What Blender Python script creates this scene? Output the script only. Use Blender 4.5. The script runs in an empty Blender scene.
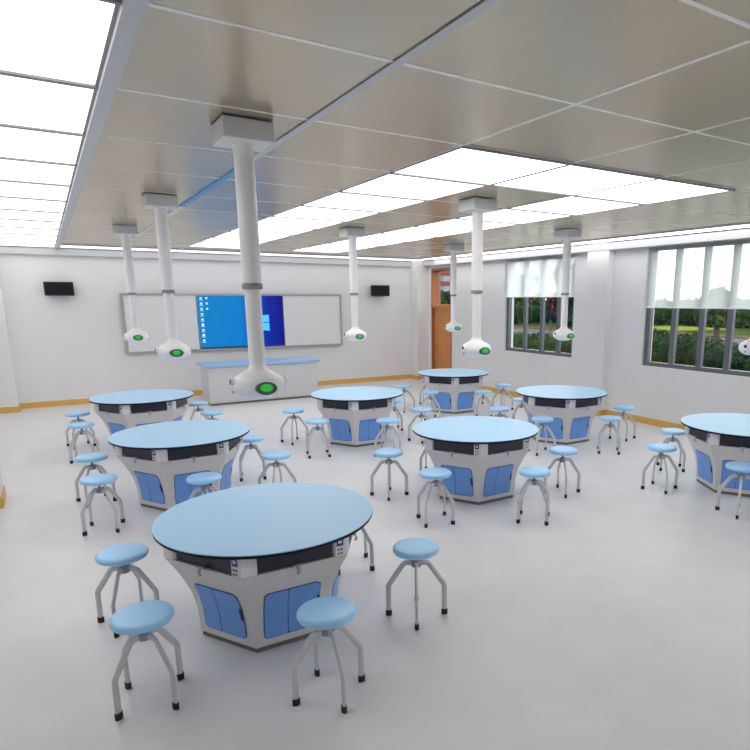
import bpy, bmesh, math, random
from mathutils import Vector
PI = math.pi
sc = bpy.context.scene
COL = sc.collection
rad = math.radians

# ------------------------------------------------------------------ materials
def mat(name, col, rough=0.5, metal=0.0, emit=None, estr=1.0, spec=0.5, noise=None, bump=None):
    m = bpy.data.materials.new(name); m.use_nodes = True
    nt = m.node_tree; b = nt.nodes['Principled BSDF']
    b.inputs['Base Color'].default_value = (*col, 1)
    b.inputs['Roughness'].default_value = rough
    b.inputs['Metallic'].default_value = metal
    b.inputs['Specular IOR Level'].default_value = spec
    if emit:
        b.inputs['Emission Color'].default_value = (*emit, 1)
        b.inputs['Emission Strength'].default_value = estr
    if noise:
        scale, amt = noise
        tc = nt.nodes.new('ShaderNodeTexCoord')
        n = nt.nodes.new('ShaderNodeTexNoise'); n.inputs['Scale'].default_value = scale
        n.inputs['Detail'].default_value = 4
        r = nt.nodes.new('ShaderNodeValToRGB')
        r.color_ramp.elements[0].position = 0.3; r.color_ramp.elements[1].position = 0.7
        r.color_ramp.elements[0].color = (*[c * (1 - amt) for c in col], 1)
        r.color_ramp.elements[1].color = (*[min(1, c * (1 + amt)) for c in col], 1)
        nt.links.new(tc.outputs['Object'], n.inputs['Vector'])
        nt.links.new(n.outputs['Fac'], r.inputs['Fac'])
        nt.links.new(r.outputs['Color'], b.inputs['Base Color'])
        if bump:
            bp = nt.nodes.new('ShaderNodeBump'); bp.inputs['Strength'].default_value = bump
            bp.inputs['Distance'].default_value = 0.01
            nt.links.new(n.outputs['Fac'], bp.inputs['Height'])
            nt.links.new(bp.outputs['Normal'], b.inputs['Normal'])
    return m

M = {}
M['wall'] = mat('wall_paint', (0.79, 0.785, 0.79), 0.8, noise=(1.2, 0.012), spec=0.2)
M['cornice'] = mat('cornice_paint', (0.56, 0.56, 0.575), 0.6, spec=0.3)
M['floor'] = mat('vinyl_floor', (0.71, 0.70, 0.715), 0.36, noise=(2.5, 0.03), spec=0.35)
M['ceil'] = mat('ceiling_metal_panel', (0.59, 0.50, 0.37), 0.27, metal=0.85, noise=(0.8, 0.05))
M['bar'] = mat('ceiling_bar', (0.92, 0.91, 0.88), 0.35, metal=0.5)
M['lightbar'] = mat('light_panel_bar', (0.36, 0.36, 0.37), 0.6, spec=0.2)
M['beam'] = mat('ceiling_beam', (0.62, 0.62, 0.66), 0.5)
for k_, e_ in (('diffuser', 2.45), ('diffuser_left', 1.45), ('diffuser_back', 1.15), ('diffuser_right', 2.9)):
    M[k_] = mat('light_' + k_, (0.8, 0.8, 0.8), 0.6, emit=(1.0, 0.985, 0.97), estr=e_)
M['base'] = mat('yellow_skirting', (0.72, 0.44, 0.10), 0.5)
M['white'] = mat('white_plastic', (0.88, 0.88, 0.89), 0.35)
M['pole'] = mat('pole_white', (0.84, 0.83, 0.84), 0.35)
M['box'] = mat('mount_white', (0.75, 0.74, 0.74), 0.45)
M['collar'] = mat('collar_grey', (0.27, 0.27, 0.28), 0.4)
M['body'] = mat('table_body_grey', (0.66, 0.65, 0.66), 0.5, noise=(3, 0.02))
M['post'] = mat('table_post_white', (0.78, 0.77, 0.80), 0.45)
M['top'] = mat('table_top_blue', (0.45, 0.70, 0.93), 0.42, spec=0.35)
M['edge'] = mat('table_edge_black', (0.010, 0.010, 0.016), 0.6, spec=0.2)
M['drawer'] = mat('drawer_navy', (0.022, 0.022, 0.042), 0.35)
M['door'] = mat('table_door_blue', (0.15, 0.345, 0.78), 0.4)
M['seam'] = mat('door_seam_blue', (0.04, 0.12, 0.36), 0.5)
M['slot'] = mat('handle_dark', (0.012, 0.018, 0.05), 0.4)
M['plinth'] = mat('plinth_grey', (0.16, 0.155, 0.145), 0.6)
M['hook'] = mat('hook_grey', (0.42, 0.42, 0.44), 0.35, metal=0.2)
M['sock'] = mat('socket_navy', (0.045, 0.06, 0.22), 0.4)
M['red'] = mat('socket_red', (0.45, 0.05, 0.06), 0.4)
M['dark'] = mat('socket_dark', (0.03, 0.03, 0.06), 0.4)
M['seat'] = mat('seat_blue', (0.37, 0.67, 0.99), 0.33, spec=0.5)
M['leg'] = mat('leg_grey', (0.60, 0.595, 0.60), 0.38, metal=0.15)
M['hub'] = mat('hub_grey', (0.33, 0.33, 0.34), 0.4, metal=0.4)
M['rubber'] = mat('foot_black', (0.010, 0.010, 0.012), 0.6)
M['black'] = mat('speaker_black', (0.010, 0.010, 0.012), 0.45)
M['alu'] = mat('board_frame', (0.42, 0.42, 0.44), 0.35, metal=0.5)
M['board'] = mat('white_board', (0.80, 0.80, 0.80), 0.3)
M['green'] = mat('display_green', (0.01, 0.35, 0.04), 0.4, emit=(0.01, 0.75, 0.06), estr=0.32)
M['green_bezel'] = mat('display_bezel', (0.06, 0.10, 0.08), 0.4)
M['deskbody'] = mat('desk_body', (0.60, 0.595, 0.61), 0.5)
M['desktop'] = mat('desk_top_blue', (0.33, 0.55, 0.83), 0.4)
M['wood'] = mat('door_orange_wood', (0.60, 0.245, 0.07), 0.45, noise=(3, 0.10))
M['woodd'] = mat('door_jamb_wood', (0.38, 0.12, 0.03), 0.45, noise=(3, 0.10))
M['brass'] = mat('door_handle', (0.30, 0.20, 0.09), 0.3, metal=0.8)
M['winframe'] = mat('window_frame_grey', (0.145, 0.15, 0.17), 0.4, metal=0.2)
M['bluetrim'] = mat('blue_trim', (0.10, 0.33, 0.72), 0.45)
M['whitetrim'] = mat('white_trim', (0.80, 0.80, 0.80), 0.45)
M['task'] = mat('taskbar', (0.005, 0.01, 0.04), 0.4, emit=(0.004, 0.012, 0.06), estr=1.0)
M['icon'] = mat('icon_pale', (0.3, 0.5, 0.55), 0.4, emit=(0.35, 0.62, 0.72), estr=0.7)
M['iconw'] = mat('icon_white', (0.6, 0.7, 0.8), 0.4, emit=(0.65, 0.85, 0.95), estr=0.8)
M['logo'] = mat('window_logo', (0.05, 0.4, 0.8), 0.4, emit=(0.05, 0.45, 0.9), estr=0.85)
# outside
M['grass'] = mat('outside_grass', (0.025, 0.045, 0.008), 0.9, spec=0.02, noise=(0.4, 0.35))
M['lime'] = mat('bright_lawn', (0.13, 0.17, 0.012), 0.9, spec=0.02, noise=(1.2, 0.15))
M['brick'] = mat('red_brown_paving', (0.09, 0.048, 0.032), 0.9, spec=0.02, noise=(1.5, 0.2))
M['path'] = mat('grey_paving', (0.085, 0.082, 0.085), 0.9, spec=0.02, noise=(1.0, 0.1))
M['bark'] = mat('bark', (0.08, 0.048, 0.03), 0.9, noise=(6, 0.3))
M['leaf1'] = mat('leaf_dark', (0.012, 0.030, 0.008), 0.7, spec=0.08, noise=(1.5, 0.45))
M['leaf2'] = mat('leaf_mid', (0.030, 0.058, 0.012), 0.7, spec=0.08, noise=(1.5, 0.45))
M['leaf3'] = mat('leaf_light', (0.065, 0.115, 0.022), 0.7, spec=0.08, noise=(1.5, 0.4))
M['leafr'] = mat('blossom_red', (0.28, 0.03, 0.04), 0.7, spec=0.08, noise=(1.5, 0.3))
M['leafo'] = mat('leaf_orange', (0.16, 0.08, 0.035), 0.7, spec=0.08, noise=(1.5, 0.3))
M['bld'] = mat('facade_white', (0.26, 0.27, 0.29), 0.8)
M['bldred'] = mat('facade_red', (0.20, 0.035, 0.03), 0.8)
M['bldglass'] = mat('facade_glass', (0.10, 0.17, 0.25), 0.2)

def glass_mat():
    m = bpy.data.materials.new('window_glass'); m.use_nodes = True
    nt = m.node_tree; nt.nodes.clear()
    o = nt.nodes.new('ShaderNodeOutputMaterial'); mx = nt.nodes.new('ShaderNodeMixShader')
    t = nt.nodes.new('ShaderNodeBsdfTransparent'); g = nt.nodes.new('ShaderNodeBsdfGlossy')
    g.inputs['Roughness'].default_value = 0.02
    t.inputs['Color'].default_value = (0.90, 0.94, 0.93, 1)
    mx.inputs[0].default_value = 0.018
    nt.links.new(t.outputs[0], mx.inputs[1])
    nt.links.new(g.outputs[0], mx.inputs[2]); nt.links.new(mx.outputs[0], o.inputs[0])
    return m
M['glass'] = glass_mat()

def blind_mat(name, see):
    m = bpy.data.materials.new(name); m.use_nodes = True
    nt = m.node_tree; nt.nodes.clear()
    o = nt.nodes.new('ShaderNodeOutputMaterial')
    d = nt.nodes.new('ShaderNodeBsdfDiffuse'); d.inputs['Color'].default_value = (0.93, 0.93, 0.95, 1)
    tl = nt.nodes.new('ShaderNodeBsdfTranslucent'); tl.inputs['Color'].default_value = (0.98, 0.98, 0.98, 1)
    tr = nt.nodes.new('ShaderNodeBsdfTransparent'); tr.inputs['Color'].default_value = (1, 1, 1, 1)
    a = nt.nodes.new('ShaderNodeMixShader'); a.inputs[0].default_value = 0.85
    b = nt.nodes.new('ShaderNodeMixShader')
    # woven thread pattern decides how much shows through
    tc = nt.nodes.new('ShaderNodeTexCoord'); n = nt.nodes.new('ShaderNodeTexNoise')
    n.inputs['Scale'].default_value = 7; n.inputs['Detail'].default_value = 2
    mr = nt.nodes.new('ShaderNodeMapRange')
    mr.inputs['To Min'].default_value = see * 0.85; mr.inputs['To Max'].default_value = see * 1.15
    nt.links.new(tc.outputs['Object'], n.inputs['Vector']); nt.links.new(n.outputs['Fac'], mr.inputs['Value'])
    nt.links.new(mr.outputs[0], b.inputs[0])
    nt.links.new(d.outputs[0], a.inputs[1]); nt.links.new(tl.outputs[0], a.inputs[2])
    nt.links.new(a.outputs[0], b.inputs[1]); nt.links.new(tr.outputs[0], b.inputs[2])
    nt.links.new(b.outputs[0], o.inputs[0])
    return m
M['blind'] = blind_mat('blind_fabric', 0.12)
M['blind2'] = blind_mat('blind_sheer_fabric', 0.42)

def screen_mat():
    m = bpy.data.materials.new('screen_desktop'); m.use_nodes = True
    nt = m.node_tree; b = nt.nodes['Principled BSDF']
    b.inputs['Base Color'].default_value = (0.005, 0.005, 0.01, 1); b.inputs['Roughness'].default_value = 0.3; b.inputs['Specular IOR Level'].default_value = 0.15
    tc = nt.nodes.new('ShaderNodeTexCoord'); sp = nt.nodes.new('ShaderNodeSeparateXYZ')
    r = nt.nodes.new('ShaderNodeValToRGB')
    e = r.color_ramp.elements
    e[0].position = 0.0; e[0].color = (0.001, 0.20, 0.52, 1)
    e[1].position = 1.0; e[1].color = (0.003, 0.004, 0.22, 1)
    x = e.new(0.45); x.color = (0.0, 0.19, 0.57, 1)
    x = e.new(0.68); x.color = (0.001, 0.07, 0.46, 1)
    x = e.new(0.80); x.color = (0.002, 0.018, 0.34, 1)
    nt.links.new(tc.outputs['Generated'], sp.inputs[0]); nt.links.new(sp.outputs[0], r.inputs['Fac'])
    nt.links.new(r.outputs['Color'], b.inputs['Emission Color']); b.inputs['Emission Strength'].default_value = 1.0
    return m
M['screen'] = screen_mat()

# ------------------------------------------------------------------ mesh helpers
class MB:
    """Collects shapes into one mesh, each with its own material slot."""
    def __init__(self): self.v = []; self.f = []; self.mi = []; self.sm = []; self.mats = []
    def slot(self, m):
        if m not in self.mats: self.mats.append(m)
        return self.mats.index(m)
    def add(self, vs, fs, m, smooth=False):
        o = len(self.v); s = self.slot(m)
        self.v += [tuple(v) for v in vs]
        for f in fs:
            self.f.append(tuple(i + o for i in f)); self.mi.append(s); self.sm.append(smooth)
    def box(self, x0, x1, y0, y1, z0, z1, m):
        vs = [(x, y, z) for z in (z0, z1) for y in (y0, y1) for x in (x0, x1)]
        self.add(vs, [(0, 2, 3, 1), (4, 5, 7, 6), (0, 1, 5, 4), (2, 6, 7, 3), (0, 4, 6, 2), (1, 3, 7, 5)], m)
    def prism(self, poly, z0, z1, m):
        n = len(poly)
        vs = [(x, y, z0) for x, y in poly] + [(x, y, z1) for x, y in poly]
        fs = [tuple(range(n))[::-1], tuple(range(n, 2 * n))] + [(i, (i + 1) % n, n + (i + 1) % n, n + i) for i in range(n)]
        self.add(vs, fs, m)
    def lathe(self, prof, m, n=32, smooth=True, c=(0, 0, 0), cap=True):
        vs = []; fs = []
        for r, z in prof:
            for k in range(n):
                a = 2 * PI * k / n; vs.append((c[0] + r * math.cos(a), c[1] + r * math.sin(a), c[2] + z))
        for i in range(len(prof) - 1):
            for k in range(n):
                k2 = (k + 1) % n; fs.append((i * n + k, i * n + k2, (i + 1) * n + k2, (i + 1) * n + k))
        self.add(vs, fs, m, smooth)
        if cap:
            self.add(vs[:n], [tuple(range(n))[::-1]], m); self.add(vs[-n:], [tuple(range(n))], m)
    def tube(self, pts, w, h, m, n=12, side=None):
        """sweep an oval (w across 'side', h the other way) along pts"""
        P = [Vector(p) for p in pts]; vs = []; fs = []
        for i, p in enumerate(P):
            t = ((P[min(i + 1, len(P) - 1)] - P[max(i - 1, 0)])).normalized()
            s = Vector(side).normalized() if side else (t.orthogonal().normalized())
            s = (s - t * s.dot(t)).normalized(); u = t.cross(s)
            for k in range(n):
                a = 2 * PI * k / n; vs.append(p + s * (w * math.cos(a)) + u * (h * math.sin(a)))
        for i in range(len(P) - 1):
            for k in range(n):
                k2 = (k + 1) % n; fs.append((i * n + k, i * n + k2, (i + 1) * n + k2, (i + 1) * n + k))
        self.add(vs, fs, m, True)
        self.add(vs[:n], [tuple(range(n))[::-1]], m); self.add(vs[-n:], [tuple(range(n))], m)
    def build(self, name, parent=None, bevel=None):
        me = bpy.data.meshes.new(name); me.from_pydata(self.v, [], self.f)
        for m in self.mats: me.materials.append(m)
        me.polygons.foreach_set('material_index', self.mi); me.polygons.foreach_set('use_smooth', self.sm)
        bm = bmesh.new(); bm.from_mesh(me); bmesh.ops.recalc_face_normals(bm, faces=bm.faces); bm.to_mesh(me); bm.free()
        me.update()
        o = bpy.data.objects.new(name, me); COL.objects.link(o); o.parent = parent
        if bevel:
            b = o.modifiers.new('bevel', 'BEVEL'); b.width = bevel; b.segments = 2; b.limit_method = 'ANGLE'
        return o

def tag(o, label=None, cat=None, group=None, kind=None):
    if label: o['label'] = label
    if cat: o['category'] = cat
    if group: o['group'] = group
    if kind: o['kind'] = kind
    return o
def empty(name, loc=(0, 0, 0), rz=0):
    o = bpy.data.objects.new(name, None); COL.objects.link(o); o.empty_display_size = 0.1
    o.location = loc; o.rotation_euler = (0, 0, rz); return o
KIDS = {}
def kids(o): return [c for c in ALL_CHILDREN.get(o.name, [])]
def copy_tree(root, children_of):
    r = root.copy(); COL.objects.link(r)
    for ch in children_of[root.name]:
        c = ch.copy(); COL.objects.link(c); c.parent = r
        for g in children_of.get(ch.name, []):
            d = g.copy(); COL.objects.link(d); d.parent = c
    return r
def tree_map(root):
    m = {}
    objs = list(COL.objects)
    def rec(o):
        m[o.name] = [c for c in objs if c.parent is o or c.parent == o]
        for c in m[o.name]: rec(c)
    rec(root); return m
def structure(o, label=None): return tag(o, label, None, None, 'structure')

# ------------------------------------------------------------------ the room
XL, YB, YF = -1.25, 15.8, -1.8          # left wall, back wall, wall behind the camera
XP, XR, XO = 9.19, 9.35, 9.62           # pillar face, recessed wall face, outer face
FZ = -0.015                             # floor level
ZC = 3.36                               # ceiling
b = MB(); b.box(XL - .2, XO, YF - .2, YB + .2, -0.2, FZ, M['floor'])
structure(b.build('floor'))
b = MB(); b.box(XL - .2, XO, YF - .2, YB + .2, ZC, ZC + .2, M['ceil'])
structure(b.build('ceiling'))
b = MB(); b.box(XL - .2, XO, YB, YB + .2, FZ, ZC, M['wall'])
b.box(XL, -0.65, YB - .42, YB, FZ, ZC, M['wall'])
structure(b.build('wall_back'))
b = MB(); b.box(XL - .2, XL, YF - .2, YB, FZ, ZC, M['wall'])
b.box(XL, -0.64, 8.2, 8.75, FZ, ZC, M['wall'])
structure(b.build('wall_left'))
b = MB(); b.box(XL, XO, YF - .2, YF, FZ, ZC, M['wall'])
structure(b.build('wall_front'))
W1, W2, W3, DR = (9.5, 11.80, 1.07, 3.2), (4.0, 7.66, 1.07, 3.2), (-1.0, 2.66, 1.07, 3.2), (14.12, 15.17, 0, 3.13)
b = MB()
for y0, y1 in ((DR[1], YB), (W1[1], DR[0]), (W2[1], W1[0]), (W3[1], W2[0]), (YF, W3[0])):
    b.box(XR, XO, y0, y1, FZ, ZC, M['wall'])
for y0, y1, z0, z1 in (W1, W2, W3):
    b.box(XR, XO, y0, y1, FZ, z0, M['wall']); b.box(XR, XO, y0, y1, z1, ZC, M['wall'])
b.box(XR, XO, DR[0], DR[1], DR[3], ZC, M['wall'])
b.box(XP, XR, 8.46, 9.02, FZ, ZC, M['wall'])                       # pillar between the windows
b.box(9.0, XR, 15.36, YB, FZ, ZC, M['wall'])                       # corner pillar
structure(b.build('wall_right'))
# cornice beams under the ceiling edge
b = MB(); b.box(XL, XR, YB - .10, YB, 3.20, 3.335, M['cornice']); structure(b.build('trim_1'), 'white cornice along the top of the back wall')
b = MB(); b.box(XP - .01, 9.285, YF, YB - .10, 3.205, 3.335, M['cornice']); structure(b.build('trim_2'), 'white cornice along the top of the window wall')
# skirting
SK = 0.105; t = .016
b = MB(); b.box(-0.65, 9.0, YB - t, YB, FZ, SK, M['base']); b.box(XL, -0.65 + t, YB - .42 - t, YB - .42, FZ, SK, M['base'])
b.box(-0.65, -0.65 + t, YB - .42, YB - t, FZ, SK, M['base'])
structure(b.build('baseboard_back'))
b = MB(); b.box(9.0 - t, 9.0, 15.36 - t, YB - t, FZ, SK, M['base']); b.box(9.0, XR, 15.36 - t, 15.36, FZ, SK, M['base'])
b.box(XR - t, XR, 9.02, DR[0], FZ, SK, M['base']); b.box(XR - t, XR, YF, 8.46, FZ, SK, M['base'])
b.box(XP - t, XP, 8.46 - t, 9.02 + t, FZ, SK, M['base']); b.box(XP, XR - t, 8.46 - t, 8.46, FZ, SK, M['base']); b.box(XP, XR - t, 9.02, 9.02 + t, FZ, SK, M['base'])
structure(b.build('baseboard_right'))
b = MB(); b.box(XL, XL + t, YF, 8.2 - t, FZ, SK, M['base']); b.box(XL, -0.64 + t, 8.2 - t, 8.2, FZ, SK, M['base']); b.box(-0.64, -0.64 + t, 8.2, 8.75, FZ, SK, M['base'])
b.box(XL, XL + t, 8.75, YB - .42 - t, FZ, SK, M['base'])
structure(b.build('baseboard_left'))

# ceiling grid
PY = 1.113; Y0 = 3.88
def yk(k): return Y0 + PY * k
b = MB()
for k in range(-4, 10):
    b.box(0.45, 8.68, yk(k) - .013, yk(k) + .013, ZC - .0015, ZC, M['bar'])
for x in (1.52, 2.67, 3.745, 4.85, 5.985, 7.10, 8.20):
    b.box(x - .013, x + .013, -.6, 14.75, ZC - .0016, ZC, M['bar'])
structure(b.build('trim_3'), 'thin pale joint bars of the metal ceiling')
b = MB(); b.box(0.375, 0.45, YF, YB - .12, ZC - .035, ZC, M['beam'])
structure(b.build('trim_4'), 'grey edge beam between left light strip and metal ceiling')
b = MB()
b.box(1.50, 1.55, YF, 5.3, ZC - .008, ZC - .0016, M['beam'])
b.box(1.495, 1.555, 5.3, 8.1, ZC - .008, ZC - .0016, M['bluetrim'])  # middle stretch of the strip coloured blue
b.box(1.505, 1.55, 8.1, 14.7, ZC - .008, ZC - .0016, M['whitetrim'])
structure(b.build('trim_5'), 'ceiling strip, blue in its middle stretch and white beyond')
b = MB(); b.box(8.66, 8.69, YF, 14.8, ZC - .02, ZC, M['beam']); b.box(0.45, 8.69, 14.77, 14.80, ZC - .02, ZC, M['beam'])
structure(b.build('trim_6'), 'edge bars of the metal ceiling beside the perimeter lights')

ORD = ['first', 'second', 'third', 'fourth', 'fifth', 'sixth', 'seventh', 'eighth', 'ninth', 'tenth', 'eleventh', 'twelfth', 'thirteenth', 'fourteenth']
def light(x0, x1, y0, y1, label, group, g=.016, mm='diffuser'):
    t_ = empty('ceiling_light', ((x0 + x1) / 2, (y0 + y1) / 2, ZC - .004))
    tag(t_, label, 'ceiling light', group)
    hx, hy = (x1 - x0) / 2, (y1 - y0) / 2
    d = MB(); d.box(-hx + g, hx - g, -hy + g, hy - g, -.002, .003, M[mm]); d.build('diffuser', t_)
    f = MB()
    gy = .022
    f.box(-hx, hx, -hy, -hy + gy, -.013, .003, M['lightbar']); f.box(-hx, hx, hy - gy, hy, -.013, .003, M['lightbar'])
    f.box(-hx, -hx + g, -hy + g, hy - g, -.0035, .003, M['lightbar']); f.box(hx - g, hx, -hy + g, hy - g, -.0035, .003, M['lightbar'])
    f.build('frame', t_)
    return t_
ks = list(range(-1, 10))
for i, k in enumerate(reversed(ks)):
    light(XL, 0.375, yk(k), yk(k + 1) if k < 9 else YB - .1, '%s wide light panel from the back wall in the left ceiling strip' % ORD[i], 'light panels of the left strip', .016, 'diffuser_left')
for i, k in enumerate(reversed(range(0, 9))):
    light(2.675, 3.74, yk(k) + .002, yk(k + 1) - .002, '%s square light panel from the back wall in the left inner ceiling strip' % ORD[i], 'light panels of the inner strips', .016)
    light(4.855, 5.98, yk(k) + .002, yk(k + 1) - .002, '%s square light panel from the back wall in the right inner ceiling strip' % ORD[i], 'light panels of the inner strips', .016)
light(3.75, 4.845, yk(0) + .002, yk(1) - .002, 'square light panel joining the two inner ceiling strips at their near end', 'light panels of the inner strips', .016)
for j, k in enumerate((-5, -4)):                 # unseen panels added over the near end to brighten the front-right floor
    for i, (x0, x1) in enumerate(((2.675, 3.74), (3.755, 4.845), (4.86, 5.98))):
        light(x0, x1, yk(k) + .002, yk(k + 1) - .002, '%s added fill light panel in the %s row over the near end of the room' % (ORD[i], ORD[j]), 'fill light panels added over the near end')
light(8.69, XP - .01, YF, 14.8, 'long light trough running above the window wall', None, .016, 'diffuser_right')
light(0.45, XP - .01, 14.8, YB - .10, 'long light trough running above the whiteboard wall', None, .016, 'diffuser_back')

# ------------------------------------------------------------------ windows
def window(name, W, mull, mw):
    y0, y1, z0, z1 = W
    root = empty(name, (XR, (y0 + y1) / 2, z0)); structure(root)
    f = MB(); xx0, xx1 = 0.045, 0.125
    def yy(v): return v - (y0 + y1) / 2
    f.box(xx0, xx1, yy(y0), yy(y1), 0, .075, M['winframe']); f.box(xx0, xx1, yy(y0), yy(y1), z1 - z0 - .06, z1 - z0, M['winframe'])
    f.box(xx0, xx1, yy(y0), yy(y0) + .07, .075, z1 - z0 - .06, M['winframe']); f.box(xx0, xx1, yy(y1) - .10, yy(y1), .075, z1 - z0 - .06, M['winframe'])
    f.build('frame', root)
    for m_ in mull:
        g = MB(); g.box(xx0 + .005, xx1 - .005, yy(m_ - mw / 2), yy(m_ + mw / 2), .075, z1 - z0 - .06, M['winframe']); g.build('mullion', root)
    g = MB(); g.box(.082, .088, yy(y0) + .07, yy(y1) - .10, .075, z1 - z0 - .06, M['glass']); g.build('pane', root)
    return root
window('window_1', W1, [11.13, 10.55, 10.01], .095)
window('window_2', W2, [7.06, 6.50, 5.98, 5.45, 4.95, 4.45], .10)
window('window_3_added', W3, [2.06, 1.50, .98, .45, -.05, -.55], .10)  # unseen window, added so daylight lifts the front-right floor
def blind(y0, y1, zb, fab, label):
    r = empty('roller_blind', (9.325, (y0 + y1) / 2, zb)); tag(r, label, 'blind')
    hy = (y1 - y0) / 2; H = 3.29 - zb
    f = MB(); n = 24; vs = []; fs = []
    for i in range(n + 1):
        y = -hy + 2 * hy * i / n; dx = .003 * math.sin(i * 1.1)
        vs += [(dx, y, 0.012), (dx * .4, y, H - .02)]
    for i in range(n): fs.append((2 * i, 2 * i + 2, 2 * i + 3, 2 * i + 1))
    f.add(vs, fs, fab, True); f.build('fabric', r)
    g = MB(); g.box(-.008, .008, -hy, hy, 0, .02, M['white']); g.build('bottom_rail', r)
    g = MB(); g.tube([(0.0, -hy, H - .022), (0.0, hy, H - .022)], .020, .020, M['white']); g.build('roller', r)
    return r
blind(9.46, 11.86, 2.33, M['blind'], 'white roller blind half lowered on the window nearer the orange door')
blind(3.95, 7.72, 2.13, M['blind2'], 'sheer white roller blind on the near window, mullions showing through')

# ------------------------------------------------------------------ door
dy0, dy1, _, dz = DR
root = empty('door_1', (XR, (dy0 + dy1) / 2, FZ)); structure(root)
hy = (dy1 - dy0) / 2
f = MB(); dep = XO - XR
f.box(-.01, dep, hy - .05, hy, 0, dz, M['woodd']); f.box(-.01, dep, -hy, -hy + .05, 0, dz, M['woodd'])
f.box(-.01, dep, -hy + .05, hy - .05, dz - .05, dz, M['woodd']); f.box(-.01, dep, -hy + .05, hy - .05, 2.08, 2.16, M['wood'])
f.build('door_frame', root)
f = MB(); f.box(.06, .105, -hy + .05, hy - .05, 0.005, 2.08, M['wood']); lf = f.build('door_leaf', root)
f = MB(); f.tube([(.06, hy - .13, .98), (.01, hy - .13, .98)], .012, .012, M['brass']); f.tube([(.012, hy - .13, .98), (.012, hy - .25, .98)], .011, .011, M['brass'])
f.lathe([(.028, -.003), (.028, .003)], M['brass'], 16, c=(.05, hy - .13, .98)); f.build('door_handle', lf)
f = MB(); f.box(.09, .097, -hy + .05, hy - .05, 2.16, dz - .05, M['glass']); f.build('transom_pane', root)

# ------------------------------------------------------------------ smart board, speakers, desk
bx0, bx1, bz0, bz1 = 1.50, 6.81, 1.06, 2.42
r = empty('smart_whiteboard', (0, YB, 0)); tag(r, 'long wall whiteboard with a glowing blue computer screen in its middle', 'whiteboard')
f = MB(); e = .045
f.box(bx0, bx1, -.10, -.012, bz1 - e, bz1, M['alu']); f.box(bx0, bx1, -.10, -.012, bz0, bz0 + e, M['alu'])
f.box(bx0, bx0 + e, -.10, -.012, bz0 + e, bz1 - e, M['alu']); f.box(bx1 - e, bx1, -.10, -.012, bz0 + e, bz1 - e, M['alu'])
f.box(bx0 + e, bx1 - e, -.03, -.012, bz0 + e, bz1 - e, M['alu'])
f.build('board_frame', r)
for x0, x1 in ((bx0 + e, 3.09), (5.21, bx1 - e)):
    f = MB(); f.box(x0, x1, -.085, -.035, bz0 + e, bz1 - e, M['board']); o = f.build('writing_panel', r, bevel=.004)
f = MB(); f.box(3.13, 5.19, -.082, -.035, 1.10, 2.385, M['screen']); scr = f.build('screen', r); tag(scr, 'blue computer desktop screen')
f = MB(); f.box(3.13, 5.19, -.084, -.082, 1.10, 1.145, M['task']); f.build('taskbar', scr)
rnd = random.Random(4)
for i in range(9):
    z = 2.31 - i * .125
    f = MB(); f.box(3.18, 3.235, -.084, -.082, z - .022, z + .028, M['iconw'] if i in (5, 7) else M['icon']); f.box(3.165, 3.25, -.0835, -.082, z - .05, z - .035, M['icon']); f.build('icon', scr)
    if i < 3:
        f = MB(); f.box(3.31, 3.36, -.084, -.082, z - .022, z + .028, M['icon']); f.build('icon', scr)
f = MB()
for x0, x1, d0, d1 in ((4.42, 4.60, .035, .02), (4.62, 4.82, .018, 0)):
    for up in (0, 1):
        zs = [(1.725, 1.905 - d0), (1.725, 1.905 - d1)] if up else [(1.705, 1.505 + d0), (1.705, 1.505 + d1)]
        vs = [(x0, -.0845, zs[0][0]), (x1, -.0845, zs[1][0]), (x1, -.0845, zs[1][1]), (x0, -.0845, zs[0][1])]
        vs2 = [(a, -.082, c) for a, _, c in vs]
        f.add(vs + vs2, [(0, 1, 2, 3), (4, 7, 6, 5), (0, 4, 5, 1), (1, 5, 6, 2), (2, 6, 7, 3), (3, 7, 4, 0)], M['logo'])
f.build('desktop_logo', scr)

def wall_speaker(x0, x1, z0, z1, label, tilt):
    r = empty('wall_speaker', ((x0 + x1) / 2, YB, (z0 + z1) / 2)); tag(r, label, 'speaker', 'black wall speakers')
    hx, hz = (x1 - x0) / 2, (z1 - z0) / 2
    f = MB(); vs = [(-hx, -.20, -hz), (hx, -.20, -hz), (hx, -.20, hz), (-hx, -.20, hz), (-hx * .8, -.03, -hz * .9), (hx * .8, -.03, -hz * .9), (hx * .8, -.03, hz * .9), (-hx * .8, -.03, hz * .9)]
    f.add(vs, [(0, 1, 2, 3), (4, 7, 6, 5), (0, 4, 5, 1), (1, 5, 6, 2), (2, 6, 7, 3), (3, 7, 4, 0)], M['black']); c = f.build('cabinet', r, bevel=.012)
    f = MB(); f.box(-hx + .03, hx - .03, -.206, -.20, -hz + .03, hz - .03, M['edge']); f.build('grille', r)
    f = MB(); f.box(-.06, .06, -.03, -.001, -.05, .05, M['collar']); f.build('wall_bracket', r)
    return r
wall_speaker(0.07, 0.62, 2.36, 2.65, 'black box speaker on the back wall left of the whiteboard', 0)
wall_speaker(7.67, 8.24, 2.37, 2.67, 'black box speaker on the back wall right of the whiteboard', 0)

r = empty('teacher_desk', (4.11, 14.3, FZ)); tag(r, 'long grey demonstration desk with pale blue top before the whiteboard', 'desk')
f = MB(); f.box(-1.25, 1.25, -.37, .37, .05, .855, M['deskbody']); f.build('cabinet', r, bevel=.006)
f = MB(); f.box(-1.31, 1.31, -.42, .42, .855, .905, M['desktop']); f.build('desk_top', r, bevel=.006)
f = MB(); f.box(-1.22, 1.22, -.34, .34, 0, .05, M['plinth']); f.build('plinth', r)
for x in (-.84, 0, .84):
    f = MB(); f.box(x - .40, x + .40, -.378, -.37, .09, .82, M['deskbody']); f.build('door_panel', r, bevel=.003)

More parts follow.
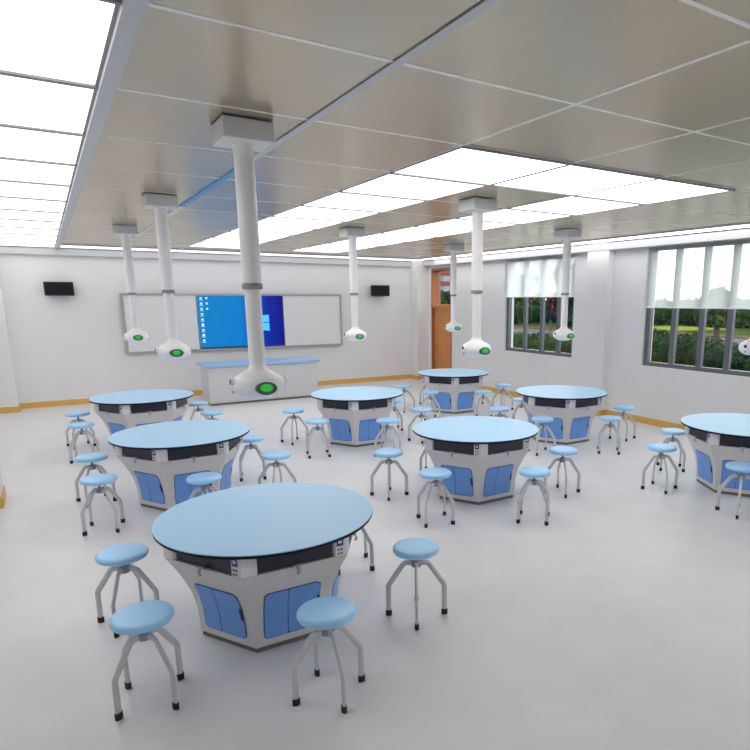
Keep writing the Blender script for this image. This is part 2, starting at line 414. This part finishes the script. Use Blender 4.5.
# ------------------------------------------------------------------ tables
PROF = [(.516, .010), (.517, .08), (.519, .12), (.527, .20), (.548, .30), (.566, .35), (.588, .40), (.616, .46), (.650, .52), (.678, .565), (.700, .60)]
def rz_(z):
    for (r0, z0), (r1, z1) in zip(PROF, PROF[1:]):
        if z <= z1: return r0 + (r1 - r0) * max(0, (z - z0)) / (z1 - z0)
    return PROF[-1][0]
def fpt(am, s, z, out=0.0, r=None):
    """point on the hexagon face whose outward direction is am, s along it, at height z"""
    ap = (r if r is not None else rz_(z)) * math.cos(PI / 6) + out
    return Vector((math.cos(am) * ap - math.sin(am) * s, math.sin(am) * ap + math.cos(am) * s, z))
def make_table():
    root = empty('lab_table')
    t_ = MB(); N = 96
    t_.lathe([(.735, .747), (.746, .748), (.75, .752), (.75, .770)], M['edge'], N)
    t_.lathe([(.75, .770), (.7495, .7745), (.747, .776)], M['top'], N, cap=False)
    t_.add([(.747 * math.cos(2 * PI * k / N), .747 * math.sin(2 * PI * k / N), .776) for k in range(N)], [tuple(range(N))], M['top'])
    t_.build('tabletop', root)
    t_ = MB(); vs = []; fs = []
    for r_, z in PROF:
        for k in range(6): vs.append((r_ * math.cos(k * PI / 3), r_ * math.sin(k * PI / 3), z))
    for i in range(len(PROF) - 1):
        for k in range(6):
            k2 = (k + 1) % 6; fs.append((i * 6 + k, i * 6 + k2, (i + 1) * 6 + k2, (i + 1) * 6 + k))
    fs += [tuple(range(6))[::-1], tuple(range(len(vs) - 6, len(vs)))]
    t_.add(vs, fs, M['body']); t_.build('body', root, bevel=.008)
    t_ = MB(); t_.prism([(.502 * math.cos(k * PI / 3), .502 * math.sin(k * PI / 3)) for k in range(6)], -.025, .02, M['plinth']); pl = t_.build('plinth', root)
    for k in range(6):
        a = k * PI / 3                                            # corner post at this vertex
        V = Vector((.70 * math.cos(a), .70 * math.sin(a)))
        d1 = Vector((math.cos(a + PI / 3 * 2), math.sin(a + PI / 3 * 2))); d2 = Vector((math.cos(a - PI / 3 * 2), math.sin(a - PI / 3 * 2)))
        w = .088; inn = Vector((-math.cos(a), -math.sin(a))) * .075
        p = [V, V + d1 * w, V + d1 * w + inn, V + inn * 2.2, V + d2 * w + inn, V + d2 * w]
        m_ = MB(); m_.prism([tuple(q) for q in p], .600, .752, M['post']); post = m_.build('corner_post', root, bevel=.005)
        # socket panel on the clockwise face of the corner (its right-hand end seen from outside)
        am = a - PI / 6
        m_ = MB()
        def patch(s0, s1, z0, z1, o, mm):
            q = [fpt(am, s0, z0, -.001, .70), fpt(am, s1, z0, -.001, .70), fpt(am, s1, z1, -.001, .70), fpt(am, s0, z1, -.001, .70)]
            q2 = [fpt(am, s0, z0, o, .70), fpt(am, s1, z0, o, .70), fpt(am, s1, z1, o, .70), fpt(am, s0, z1, o, .70)]
            m_.add(q + q2, [(3, 2, 1, 0), (4, 5, 6, 7), (0, 1, 5, 4), (1, 2, 6, 5), (2, 3, 7, 6), (3, 0, 4, 7)], mm)
        patch(.272, .318, .672, .726, .003, M['sock']); patch(.283, .307, .690, .712, .004, M['post'])
        patch(.278, .290, .640, .652, .003, M['red']); patch(.300, .312, .640, .652, .003, M['dark'])
        patch(.278, .290, .612, .624, .003, M['dark']); patch(.300, .312, .612, .624, .003, M['red'])
        m_.build('power_socket', post)
        # drawer, hook and door on the face between this vertex and the next
        am = a + PI / 6
        m_ = MB(); q = []
        for o_ in (-.045, -.02):
            q += [fpt(am, s, z, o_, .70) for s, z in ((-.30, .602), (.30, .602), (.30, .752), (-.30, .752))]
        m_.add(q, [(3, 2, 1, 0), (4, 5, 6, 7), (0, 1, 5, 4), (1, 2, 6, 5), (2, 3, 7, 6), (3, 0, 4, 7)], M['drawer'])
        m_.build('drawer_front', root)
        m_ = MB(); c0 = fpt(am, 0, .605, -.02, .70); n_ = Vector((math.cos(am), math.sin(am), 0)); s_ = Vector((-math.sin(am), math.cos(am), 0))
        m_.tube([c0, c0 + n_ * .035 + Vector((0, 0, -.004)), c0 + n_ * .045 + Vector((0, 0, -.03)), c0 + n_ * .036 + Vector((0, 0, -.05))], .012, .007, M['hook'], 8, side=s_)
        m_.tube([c0 + n_ * .034 + s_ * -.03 + Vector((0, 0, .006)), c0 + n_ * .034 + s_ * .03 + Vector((0, 0, .006))], .008, .008, M['hook'], 8)
        m_.build('bag_hook', root)
        m_ = MB()
        def leaf(s0, s1, z0, z1, rl, rr, o0, o1, mm, nz=22):
            rows = []
            for i in range(nz + 1):
                z = z0 + (z1 - z0) * i / nz
                def cut(rr_):
                    d = min(z - z0, z1 - z)
                    return rr_ - math.sqrt(max(0, rr_ * rr_ - (rr_ - d) ** 2)) if d < rr_ else 0
                rows.append((z, s0 + cut(rl), s1 - cut(rr)))
            vs = []; fs = []
            for z, a0, a1 in rows:
                vs += [fpt(am, a0, z, o0), fpt(am, a1, z, o0), fpt(am, a1, z, o1), fpt(am, a0, z, o1)]
            for i in range(nz):
                j = 4 * i
                fs += [(j + 3, j + 2, j + 6, j + 7), (j, j + 3, j + 7, j + 4), (j + 2, j + 1, j + 5, j + 6)]
            fs += [(0, 1, 2, 3), (4 * nz + 3, 4 * nz + 2, 4 * nz + 1, 4 * nz)]
            m_.add(vs, fs, mm)
        leaf(-.200, .188, .062, .418, .022, .034, -.004, .003, M['seam'])
        leaf(-.194, -.040, .069, .411, .020, .006, .002, .008, M['door'])
        leaf(-.034, .182, .069, .411, .006, .030, .002, .008, M['door'])
        dr = m_.build('door', root)
        m_ = MB(); leaf(.166, .184, .205, .300, .006, .006, .004, .012, M['slot'], 8); m_.build('door_handle', dr)
    return root
table0 = make_table()
tmap = tree_map(table0)
TABLES = [
    ('T1', 1.184, 4.180, 'large round blue-topped table standing nearest in the foreground', 'the foreground table'),
    ('T2', 1.184, 7.437, 'round blue-topped table directly behind the foreground table', 'the table behind the foreground one'),
    ('T3', 1.184, 10.695, 'farthest round blue-topped table of the left row, towards the whiteboard wall', "the left row's farthest table"),
    ('T4', 4.185, 9.134, 'farther of the two round blue-topped tables in the middle row', 'the farther middle-row table'),
    ('T5', 4.185, 5.807, 'nearer of the two round blue-topped tables in the middle row', 'the nearer middle-row table'),
    ('T8', 7.118, 4.180, 'round blue-topped table cut off by the right edge, below the near window', 'the table at the right edge'),
    ('T7', 7.118, 7.437, 'round blue-topped table in front of the wall pillar between the windows', 'the table before the wall pillar'),
    ('T6', 7.118, 10.695, 'small-looking farthest round blue-topped table in front of the orange door', 'the table before the orange door'),
]
for i, (k, x, y, lab, nm) in enumerate(TABLES):
    o = table0 if i == 0 else copy_tree(table0, tmap)
    o.location = (x, y, .010); tag(o, lab, 'table', 'round lab tables')

# ------------------------------------------------------------------ stools
def make_stool():
    root = empty('lab_stool')
    HS = 1.035
    s = MB(); s.lathe([(.06, .484), (.156, .485), (.164, .489), (.169, .497), (.170, .506), (.168, .517), (.160, .5265), (.145, .531), (.09, .533), (.02, .5335)], M['seat'], 48)
    s.build('seat', root)
    s = MB(); s.lathe([(.014, .42), (.014, .484)], M['hub'], 16); s.build('stem', root)
    s = MB(); s.lathe([(.022, .372), (.036, .376), (.040, .39), (.040, .418), (.034, .424), (.018, .426)], M['hub'], 20); s.build('hub', root)
    for k in range(4):
        a = k * PI / 2; c, d = math.cos(a), math.sin(a)
        prof = [(.03, .400), (.070, .400), (.083, .397), (.096, .388), (.195, .246), (.202, .234), (.206, .220), (.2075, .03)]
        l = MB(); l.tube([(r_ * c, r_ * d, z) for r_, z in prof], .0115, .0195, M['leg'], 12, side=(-d, c, 0)); leg = l.build('leg', root)
        l = MB(); l.tube([(0.2075 * c, 0.2075 * d, 0), (0.2075 * c, 0.2075 * d, .042)], .0155, .0235, M['rubber'], 12, side=(-d, c, 0)); l.build('foot_cap', leg)
    for o_ in tree_map(root):
        ob = bpy.data.objects[o_]
        if ob.type == 'MESH' and not ob.name.startswith('foot'):
            for v in ob.data.vertices: v.co.z *= HS
    return root
stool0 = make_stool(); smap = tree_map(stool0)
POS = {'F': (90, 'far side'), 'A': (150, 'far left side'), 'B': (-150, 'near left side'), 'C': (-90, 'near side'), 'D': (-30, 'near right side'), 'E': (30, 'far right side')}
SKIP = {('T1','F'), ('T2','F'), ('T3','F'), ('T3','C'), ('T5','E'), ('T7','E'), ('T8','C'), ('T8','D'), ('T8','E')}   # hidden behind a table or outside the frame
first = True
for k, x, y, lab, nm in TABLES:
    for p, (ang, txt) in POS.items():
        if (k, p) in SKIP: continue
        o = stool0 if first else copy_tree(stool0, smap); first = False
        a = rad(ang); nudge = {('T1', 'E'): -.045, ('T5', 'F'): .05}.get((k, p), 0)
        o.location = (x + nudge - (.005 if x < 3 else .035) + 1.045 * math.cos(a), y - (.045 if y < 5 else .06 if x < 3 else .08) + 1.045 * math.sin(a), FZ); o.rotation_euler = (0, 0, a + PI / 2)
        tag(o, 'blue-seated four-legged stool at the %s of %s' % (txt, nm), 'stool', 'stools around the lab tables')


# ------------------------------------------------------------------ ceiling service pods
def make_pod():
    root = empty('service_pod')
    m_ = MB(); m_.box(-.155, .155, -.155, .155, -.125, -.006, M['box']); m_.build('mounting_box', root, bevel=.006)
    m_ = MB(); m_.lathe([(.0625, -.98), (.0625, -.125)], M['pole'], 28); m_.build('upper_pole', root)
    m_ = MB(); m_.lathe([(.062, -1.012), (.067, -1.008), (.067, -.978), (.062, -.974)], M['collar'], 28); m_.build('collar', root)
    m_ = MB(); m_.lathe([(.053, -1.55), (.053, -1.01)], M['pole'], 28); m_.build('lower_pole', root)
    m_ = MB()
    m_.lathe([(.03, -1.752), (.09, -1.742), (.135, -1.722), (.162, -1.695), (.173, -1.660), (.168, -1.630), (.148, -1.603), (.112, -1.580), (.078, -1.563), (.060, -1.546), (.054, -1.520)], M['white'], 40)
    body = m_.build('pod_body', root); body.location.z = .015
    # oval display on the front, tipped slightly down
    def oval(w, h, y0, y1, zc, mm, tilt, nm, parent):
        q = MB(); n = 28; vs = []
        for yy in (y0, y1):
            for k in range(n):
                t_ = 2 * PI * k / n; X = w * math.cos(t_); Z = h * math.sin(t_)
                vs.append((X, yy - Z * tilt, zc + Z))
        q.add(vs, [tuple(range(n)), tuple(range(n, 2 * n))[::-1]] + [(k, (k + 1) % n, n + (k + 1) % n, n + k) for k in range(n)], mm)
        return q.build(nm, parent)
    disp = oval(.070, .042, -.120, -.180, -1.668, M['green_bezel'], -.25, 'display', root); disp.location.z = .015
    oval(.042, .025, -.177, -.1825, -1.664, M['green'], -.25, 'display_screen', disp)
    q = MB()
    for j in (-1, 0, 1): q.box(j * .026 - .008, j * .026 + .008, -.192, -.165, -1.702, -1.693, M['red'])
    q.build('buttons', disp)
    for sx in (-1, 1):
        q = MB()
        q.tube([(sx * .13, 0, -1.640), (sx * .186, 0, -1.635)], .026, .026, M['white'], 16); q.tube([(sx * .184, 0, -1.635), (sx * .189, 0, -1.635)], .019, .019, M['slot'], 16)
        q.tube([(sx * .13, 0, -1.685), (sx * .176, 0, -1.698)], .020, .020, M['white'], 16); q.tube([(sx * .174, 0, -1.698), (sx * .180, 0, -1.699)], .012, .012, M['collar'], 16)
        q.build('outlet_port', root).location.z = .015
    return root
pod0 = make_pod(); pmap = tree_map(pod0)
for i, (k, x, y, lab, nm) in enumerate(TABLES):
    o = pod0 if i == 0 else copy_tree(pod0, pmap)
    o.location = (x, y, ZC); o.rotation_euler = (0, 0, 0)
    tag(o, 'white service pod with green display on a pole above %s' % nm, 'service pod', 'ceiling service pods')

# ------------------------------------------------------------------ outside
GZ = .3
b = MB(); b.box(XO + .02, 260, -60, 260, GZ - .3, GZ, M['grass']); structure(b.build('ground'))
def strip(name, pts, wid, z, m_, label=None):
    f = MB(); vs = []
    P = [Vector(p) for p in pts]
    for i, p in enumerate(P):
        t_ = (P[min(i + 1, len(P) - 1)] - P[max(0, i - 1)]).normalized(); n_ = Vector((-t_.y, t_.x))
        vs += [(*(p + n_ * wid / 2), GZ), (*(p - n_ * wid / 2), GZ), (*(p + n_ * wid / 2), GZ + z), (*(p - n_ * wid / 2), GZ + z)]
    fs = []
    for i in range(len(P) - 1):
        j = 4 * i; fs += [(j + 2, j + 3, j + 7, j + 6), (j, j + 2, j + 6, j + 4), (j + 1, j + 5, j + 7, j + 3)]
    f.add(vs, fs, m_); return structure(f.build(name), label)
strip('path', [(20, -10), (24.5, 10), (27, 18), (27, 24), (24, 34), (20, 60)], 6.0, .02, M['path'])
strip('kerb', [(25.5, -10), (29.6, 10), (31.6, 18), (31.6, 24), (28.5, 36), (25, 60)], 2.4, .04, M['brick'])
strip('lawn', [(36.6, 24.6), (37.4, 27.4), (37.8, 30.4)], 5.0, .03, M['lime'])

def leaves(mb, blobs, n, size, mats, rnd):
    tot = sum(b_[3] * b_[4] * b_[5] for b_ in blobs)
    for (cx, cy, cz, rx, ry, rz) in blobs:
        cnt = max(20, int(n * rx * ry * rz / tot))
        for _ in range(cnt):
            u = rnd.uniform(-1, 1); th = rnd.uniform(0, 2 * PI); rr = (rnd.random() ** .33) * .35 + .65
            q = math.sqrt(1 - u * u); p = Vector((cx + rx * rr * q * math.cos(th), cy + ry * rr * q * math.sin(th), cz + rz * rr * u))
            a = Vector((rnd.gauss(0, 1), rnd.gauss(0, 1), rnd.gauss(0, 1))).normalized(); c = a.orthogonal().normalized(); d = a.cross(c)
            s = size * rnd.uniform(.6, 1.3)
            vs = [p - c * s, p + d * s * .45, p + c * s, p - d * s * .45]
            mb.add(vs, [(0, 1, 2, 3)], mats[rnd.randrange(len(mats))])
def solid_blob(mb, blobs, m_, k=.86):
    for (cx, cy, cz, rx, ry, rz) in blobs:
        n, L = 12, 7; vs = []; fs = []
        for i in range(L + 1):
            ph = -PI / 2 + PI * i / L
            for j in range(n):
                th = 2 * PI * j / n; vs.append((cx + k * rx * math.cos(ph) * math.cos(th), cy + k * ry * math.cos(ph) * math.sin(th), cz + k * rz * math.sin(ph)))
        for i in range(L):
            for j in range(n): fs.append((i * n + j, i * n + (j + 1) % n, (i + 1) * n + (j + 1) % n, (i + 1) * n + j))
        mb.add(vs, fs, m_, True)
def tree(x, y, h, cr, mats, label, seed, n=900, size=.28, trunk=.16, crown0=.35, core=True):
    rnd = random.Random(seed); r = empty('tree', (x, y, GZ)); tag(r, label, 'tree', 'trees outside the windows')
    f = MB(); f.tube([(0, 0, 0), (.05, .02, h * .25), (.0, .06, h * .5), (.08, 0, h * .8)], trunk, trunk, M['bark'], 10)
    for k in range(4):
        a = rnd.uniform(0, 2 * PI); f.tube([(0.02, .03, h * .4), (cr * .5 * math.cos(a), cr * .5 * math.sin(a), h * .68)], trunk * .45, trunk * .45, M['bark'], 7)
    f.build('trunk', r)
    blobs = []
    for k in range(8):
        a = rnd.uniform(0, 2 * PI); q = rnd.uniform(.1, .6) * cr
        zc = h * rnd.uniform(crown0 + .15, .85); s = cr * rnd.uniform(.42, .62)
        blobs.append((q * math.cos(a), q * math.sin(a), zc, s, s, s * .8))
    f = MB()
    if core: solid_blob(f, blobs, mats[0], .8)
    leaves(f, blobs, n, size, mats, rnd); f.build('crown', r)
L1, L2, L3, LR, LO = M['leaf1'], M['leaf2'], M['leaf3'], M['leafr'], M['leafo']
def hedge(name, blobs, mats, label, seed, n, size, cat='hedge'):
    rnd = random.Random(seed); f = MB(); solid_blob(f, blobs, mats[0], .88); leaves(f, blobs, n, size, mats, rnd)
    return tag(f.build(name), label, cat)
# clipped hedge under the near window, lower towards the right
bl = []
rn = random.Random(3)
for i in range(11):
    y = 10.6 - i * .42; top = 1.78 - .05 * i + rn.uniform(-.05, .05); h = (top - GZ) / 2
    bl.append((12.0 + rn.uniform(-.1, .1), y, GZ + h, .75, .45, h))
hedge('hedge', bl, [L1, L1, L1, L2], 'dark green hedge close outside the near window', 11, 16000, .042)
bl = [(12.6 + rn.uniform(-.1, .1), 5.45 - i * .45, GZ + .5, .7, .4, .52 + rn.uniform(-.06, .1)) for i in range(4)]
hedge('shrub', bl, [L2, L3, L3], 'light green shrub outside the near window at the right edge', 12, 4500, .045, 'shrub')
bl = [(14.0, 18.6 - i * .55, GZ + .42, .7, .5, .42 + rn.uniform(-.05, .05)) for i in range(9)]
hedge('hedge', bl, [L1, L2, L3], 'low green hedge outside the window nearer the door', 13, 9000, .045)
bl = [(28.0 + i * 1.3, 40.3, GZ + .8, 1.0, .9, .85 + rn.uniform(-.15, .15)) for i in range(10)]
hedge('hedge', bl, [L1, L2, L1], 'dark hedge row far behind the red flowering tree outside', 15, 5000, .13)
# far planting beyond the lawn
bl = [(42.6 + rn.uniform(-.3, .3), 7 + i * 1.45, GZ + 1.0, 1.2, 1.5, 1.1 + rn.uniform(-.1, .2)) for i in range(22)]
hedge('hedge', bl, [L1, L1, L2], 'long dark hedge row beyond the bright lawn outside', 14, 6000, .22)
tree(19.3, 12.7, 2.4, .7, [L2, L2, L3], 'small tree with a bare trunk outside the near window', 21, 1300, .16, .10, .42)
spots = [(50, 22, 2.4, 1.5, [L2, L3, L2], 'mid green tree beyond the lawn, left part of near window'),
         (49, 29, 2.4, 1.5, [L2, L1, L3], 'green tree beyond the lawn at left edge of near window'),
         (47, 15, 2.4, 1.5, [L1, L2, L2], 'dark green tree beyond the lawn, right part of near window'),
         (37.9, 45.2, 5.0, 2.0, [L2, L3, LO], 'olive tree beyond the lawn outside the far window'),
         (43.6, 42.6, 5.2, 2.0, [L2, L1, L3], 'tall green tree outside the left half of far window'),
         (33.6, 45.0, 5.0, 2.3, [LO, LO, L2], 'tree with orange foliage outside the left edge of far window'),
         (26, 28.3, 2.5, .62, [L1, L1, LR, L2], 'red flowering tree outside the far window'),
         (32.4, 33.0, 4.6, 1.7, [L1, L1, L2], 'dark tree outside the right side of far window'),
         (37.2, 36.6, 4.2, 1.4, [L1, L2, L1], 'dark tree behind the others outside the far window')]
for i, (x, y, h, c, ms, lab) in enumerate(spots): tree(x, y, h, c, ms, lab, 40 + i, 1500, .24, .05 if i == 6 else .15, .25 if i < 3 or i == 6 else -.05)
tree(62, 96, 2.8, 3.4, [L1, L2, L2], 'dark tree below the apartment block seen through the door transom', 60, 900, .5, .2, .15)
# apartment block
r = empty('apartment_building', (112, 176, GZ)); r.rotation_euler = (0, 0, rad(-32)); tag(r, 'distant red and white apartment block seen through the door transom', 'building')
f = MB(); f.box(-22, 22, 0, 12, 0, 26, M['bld']); f.build('wall', r)
for i in range(8):
    f = MB(); f.box(-22.2, 22.2, -.5, 0, 3.3 * i + 0.1, 3.3 * i + 1.3, M['bldred']); f.build('balcony_band', r)
    for j in range(11):
        f = MB(); f.box(-21 + j * 4, -18.9 + j * 4, -.12, 0, 3.3 * i + 1.45, 3.3 * i + 3.1, M['bldglass']); f.build('window', r)

# ------------------------------------------------------------------ sky and sun
w = bpy.data.worlds.new('world'); sc.world = w; w.use_nodes = True
nt = w.node_tree; bg = nt.nodes['Background']
sky = nt.nodes.new('ShaderNodeTexSky'); sky.sky_type = 'HOSEK_WILKIE'; sky.turbidity = 6; sky.ground_albedo = .3
sky.sun_direction = Vector((-.4, .3, .85)).normalized()
mx = nt.nodes.new('ShaderNodeMix'); mx.data_type = 'RGBA'; mx.inputs[0].default_value = .9
mx.inputs[7].default_value = (1.0, 1.02, 1.05, 1)
nt.links.new(sky.outputs[0], mx.inputs[6]); nt.links.new(mx.outputs[2], bg.inputs['Color'])
bg.inputs['Strength'].default_value = 3.6

# ------------------------------------------------------------------ camera
cam = bpy.data.cameras.new('camera'); co = bpy.data.objects.new('camera', cam); COL.objects.link(co)
co.location = (0, 0, 2.281); co.rotation_euler = (PI / 2 - .21642, 0.0, -.57336)
cam.sensor_width = 36; cam.sensor_fit = 'HORIZONTAL'; cam.lens = 610.39 / 750 * 36
cam.shift_x = (375 - 444.69) / 750; cam.shift_y = (433.74 - 375) / 750
cam.clip_end = 600
sc.camera = co
sc.view_settings.view_transform = 'Standard'; sc.view_settings.look = 'None'
sc.view_settings.gamma = 1; sc.view_settings.exposure = 0.12; sc.view_settings.use_curve_mapping = False
sc.cycles.max_bounces = 10; sc.cycles.diffuse_bounces = 6; sc.cycles.transparent_max_bounces = 12
sc.cycles.use_denoising = True
sc.cycles.caustics_reflective = False; sc.cycles.caustics_refractive = False
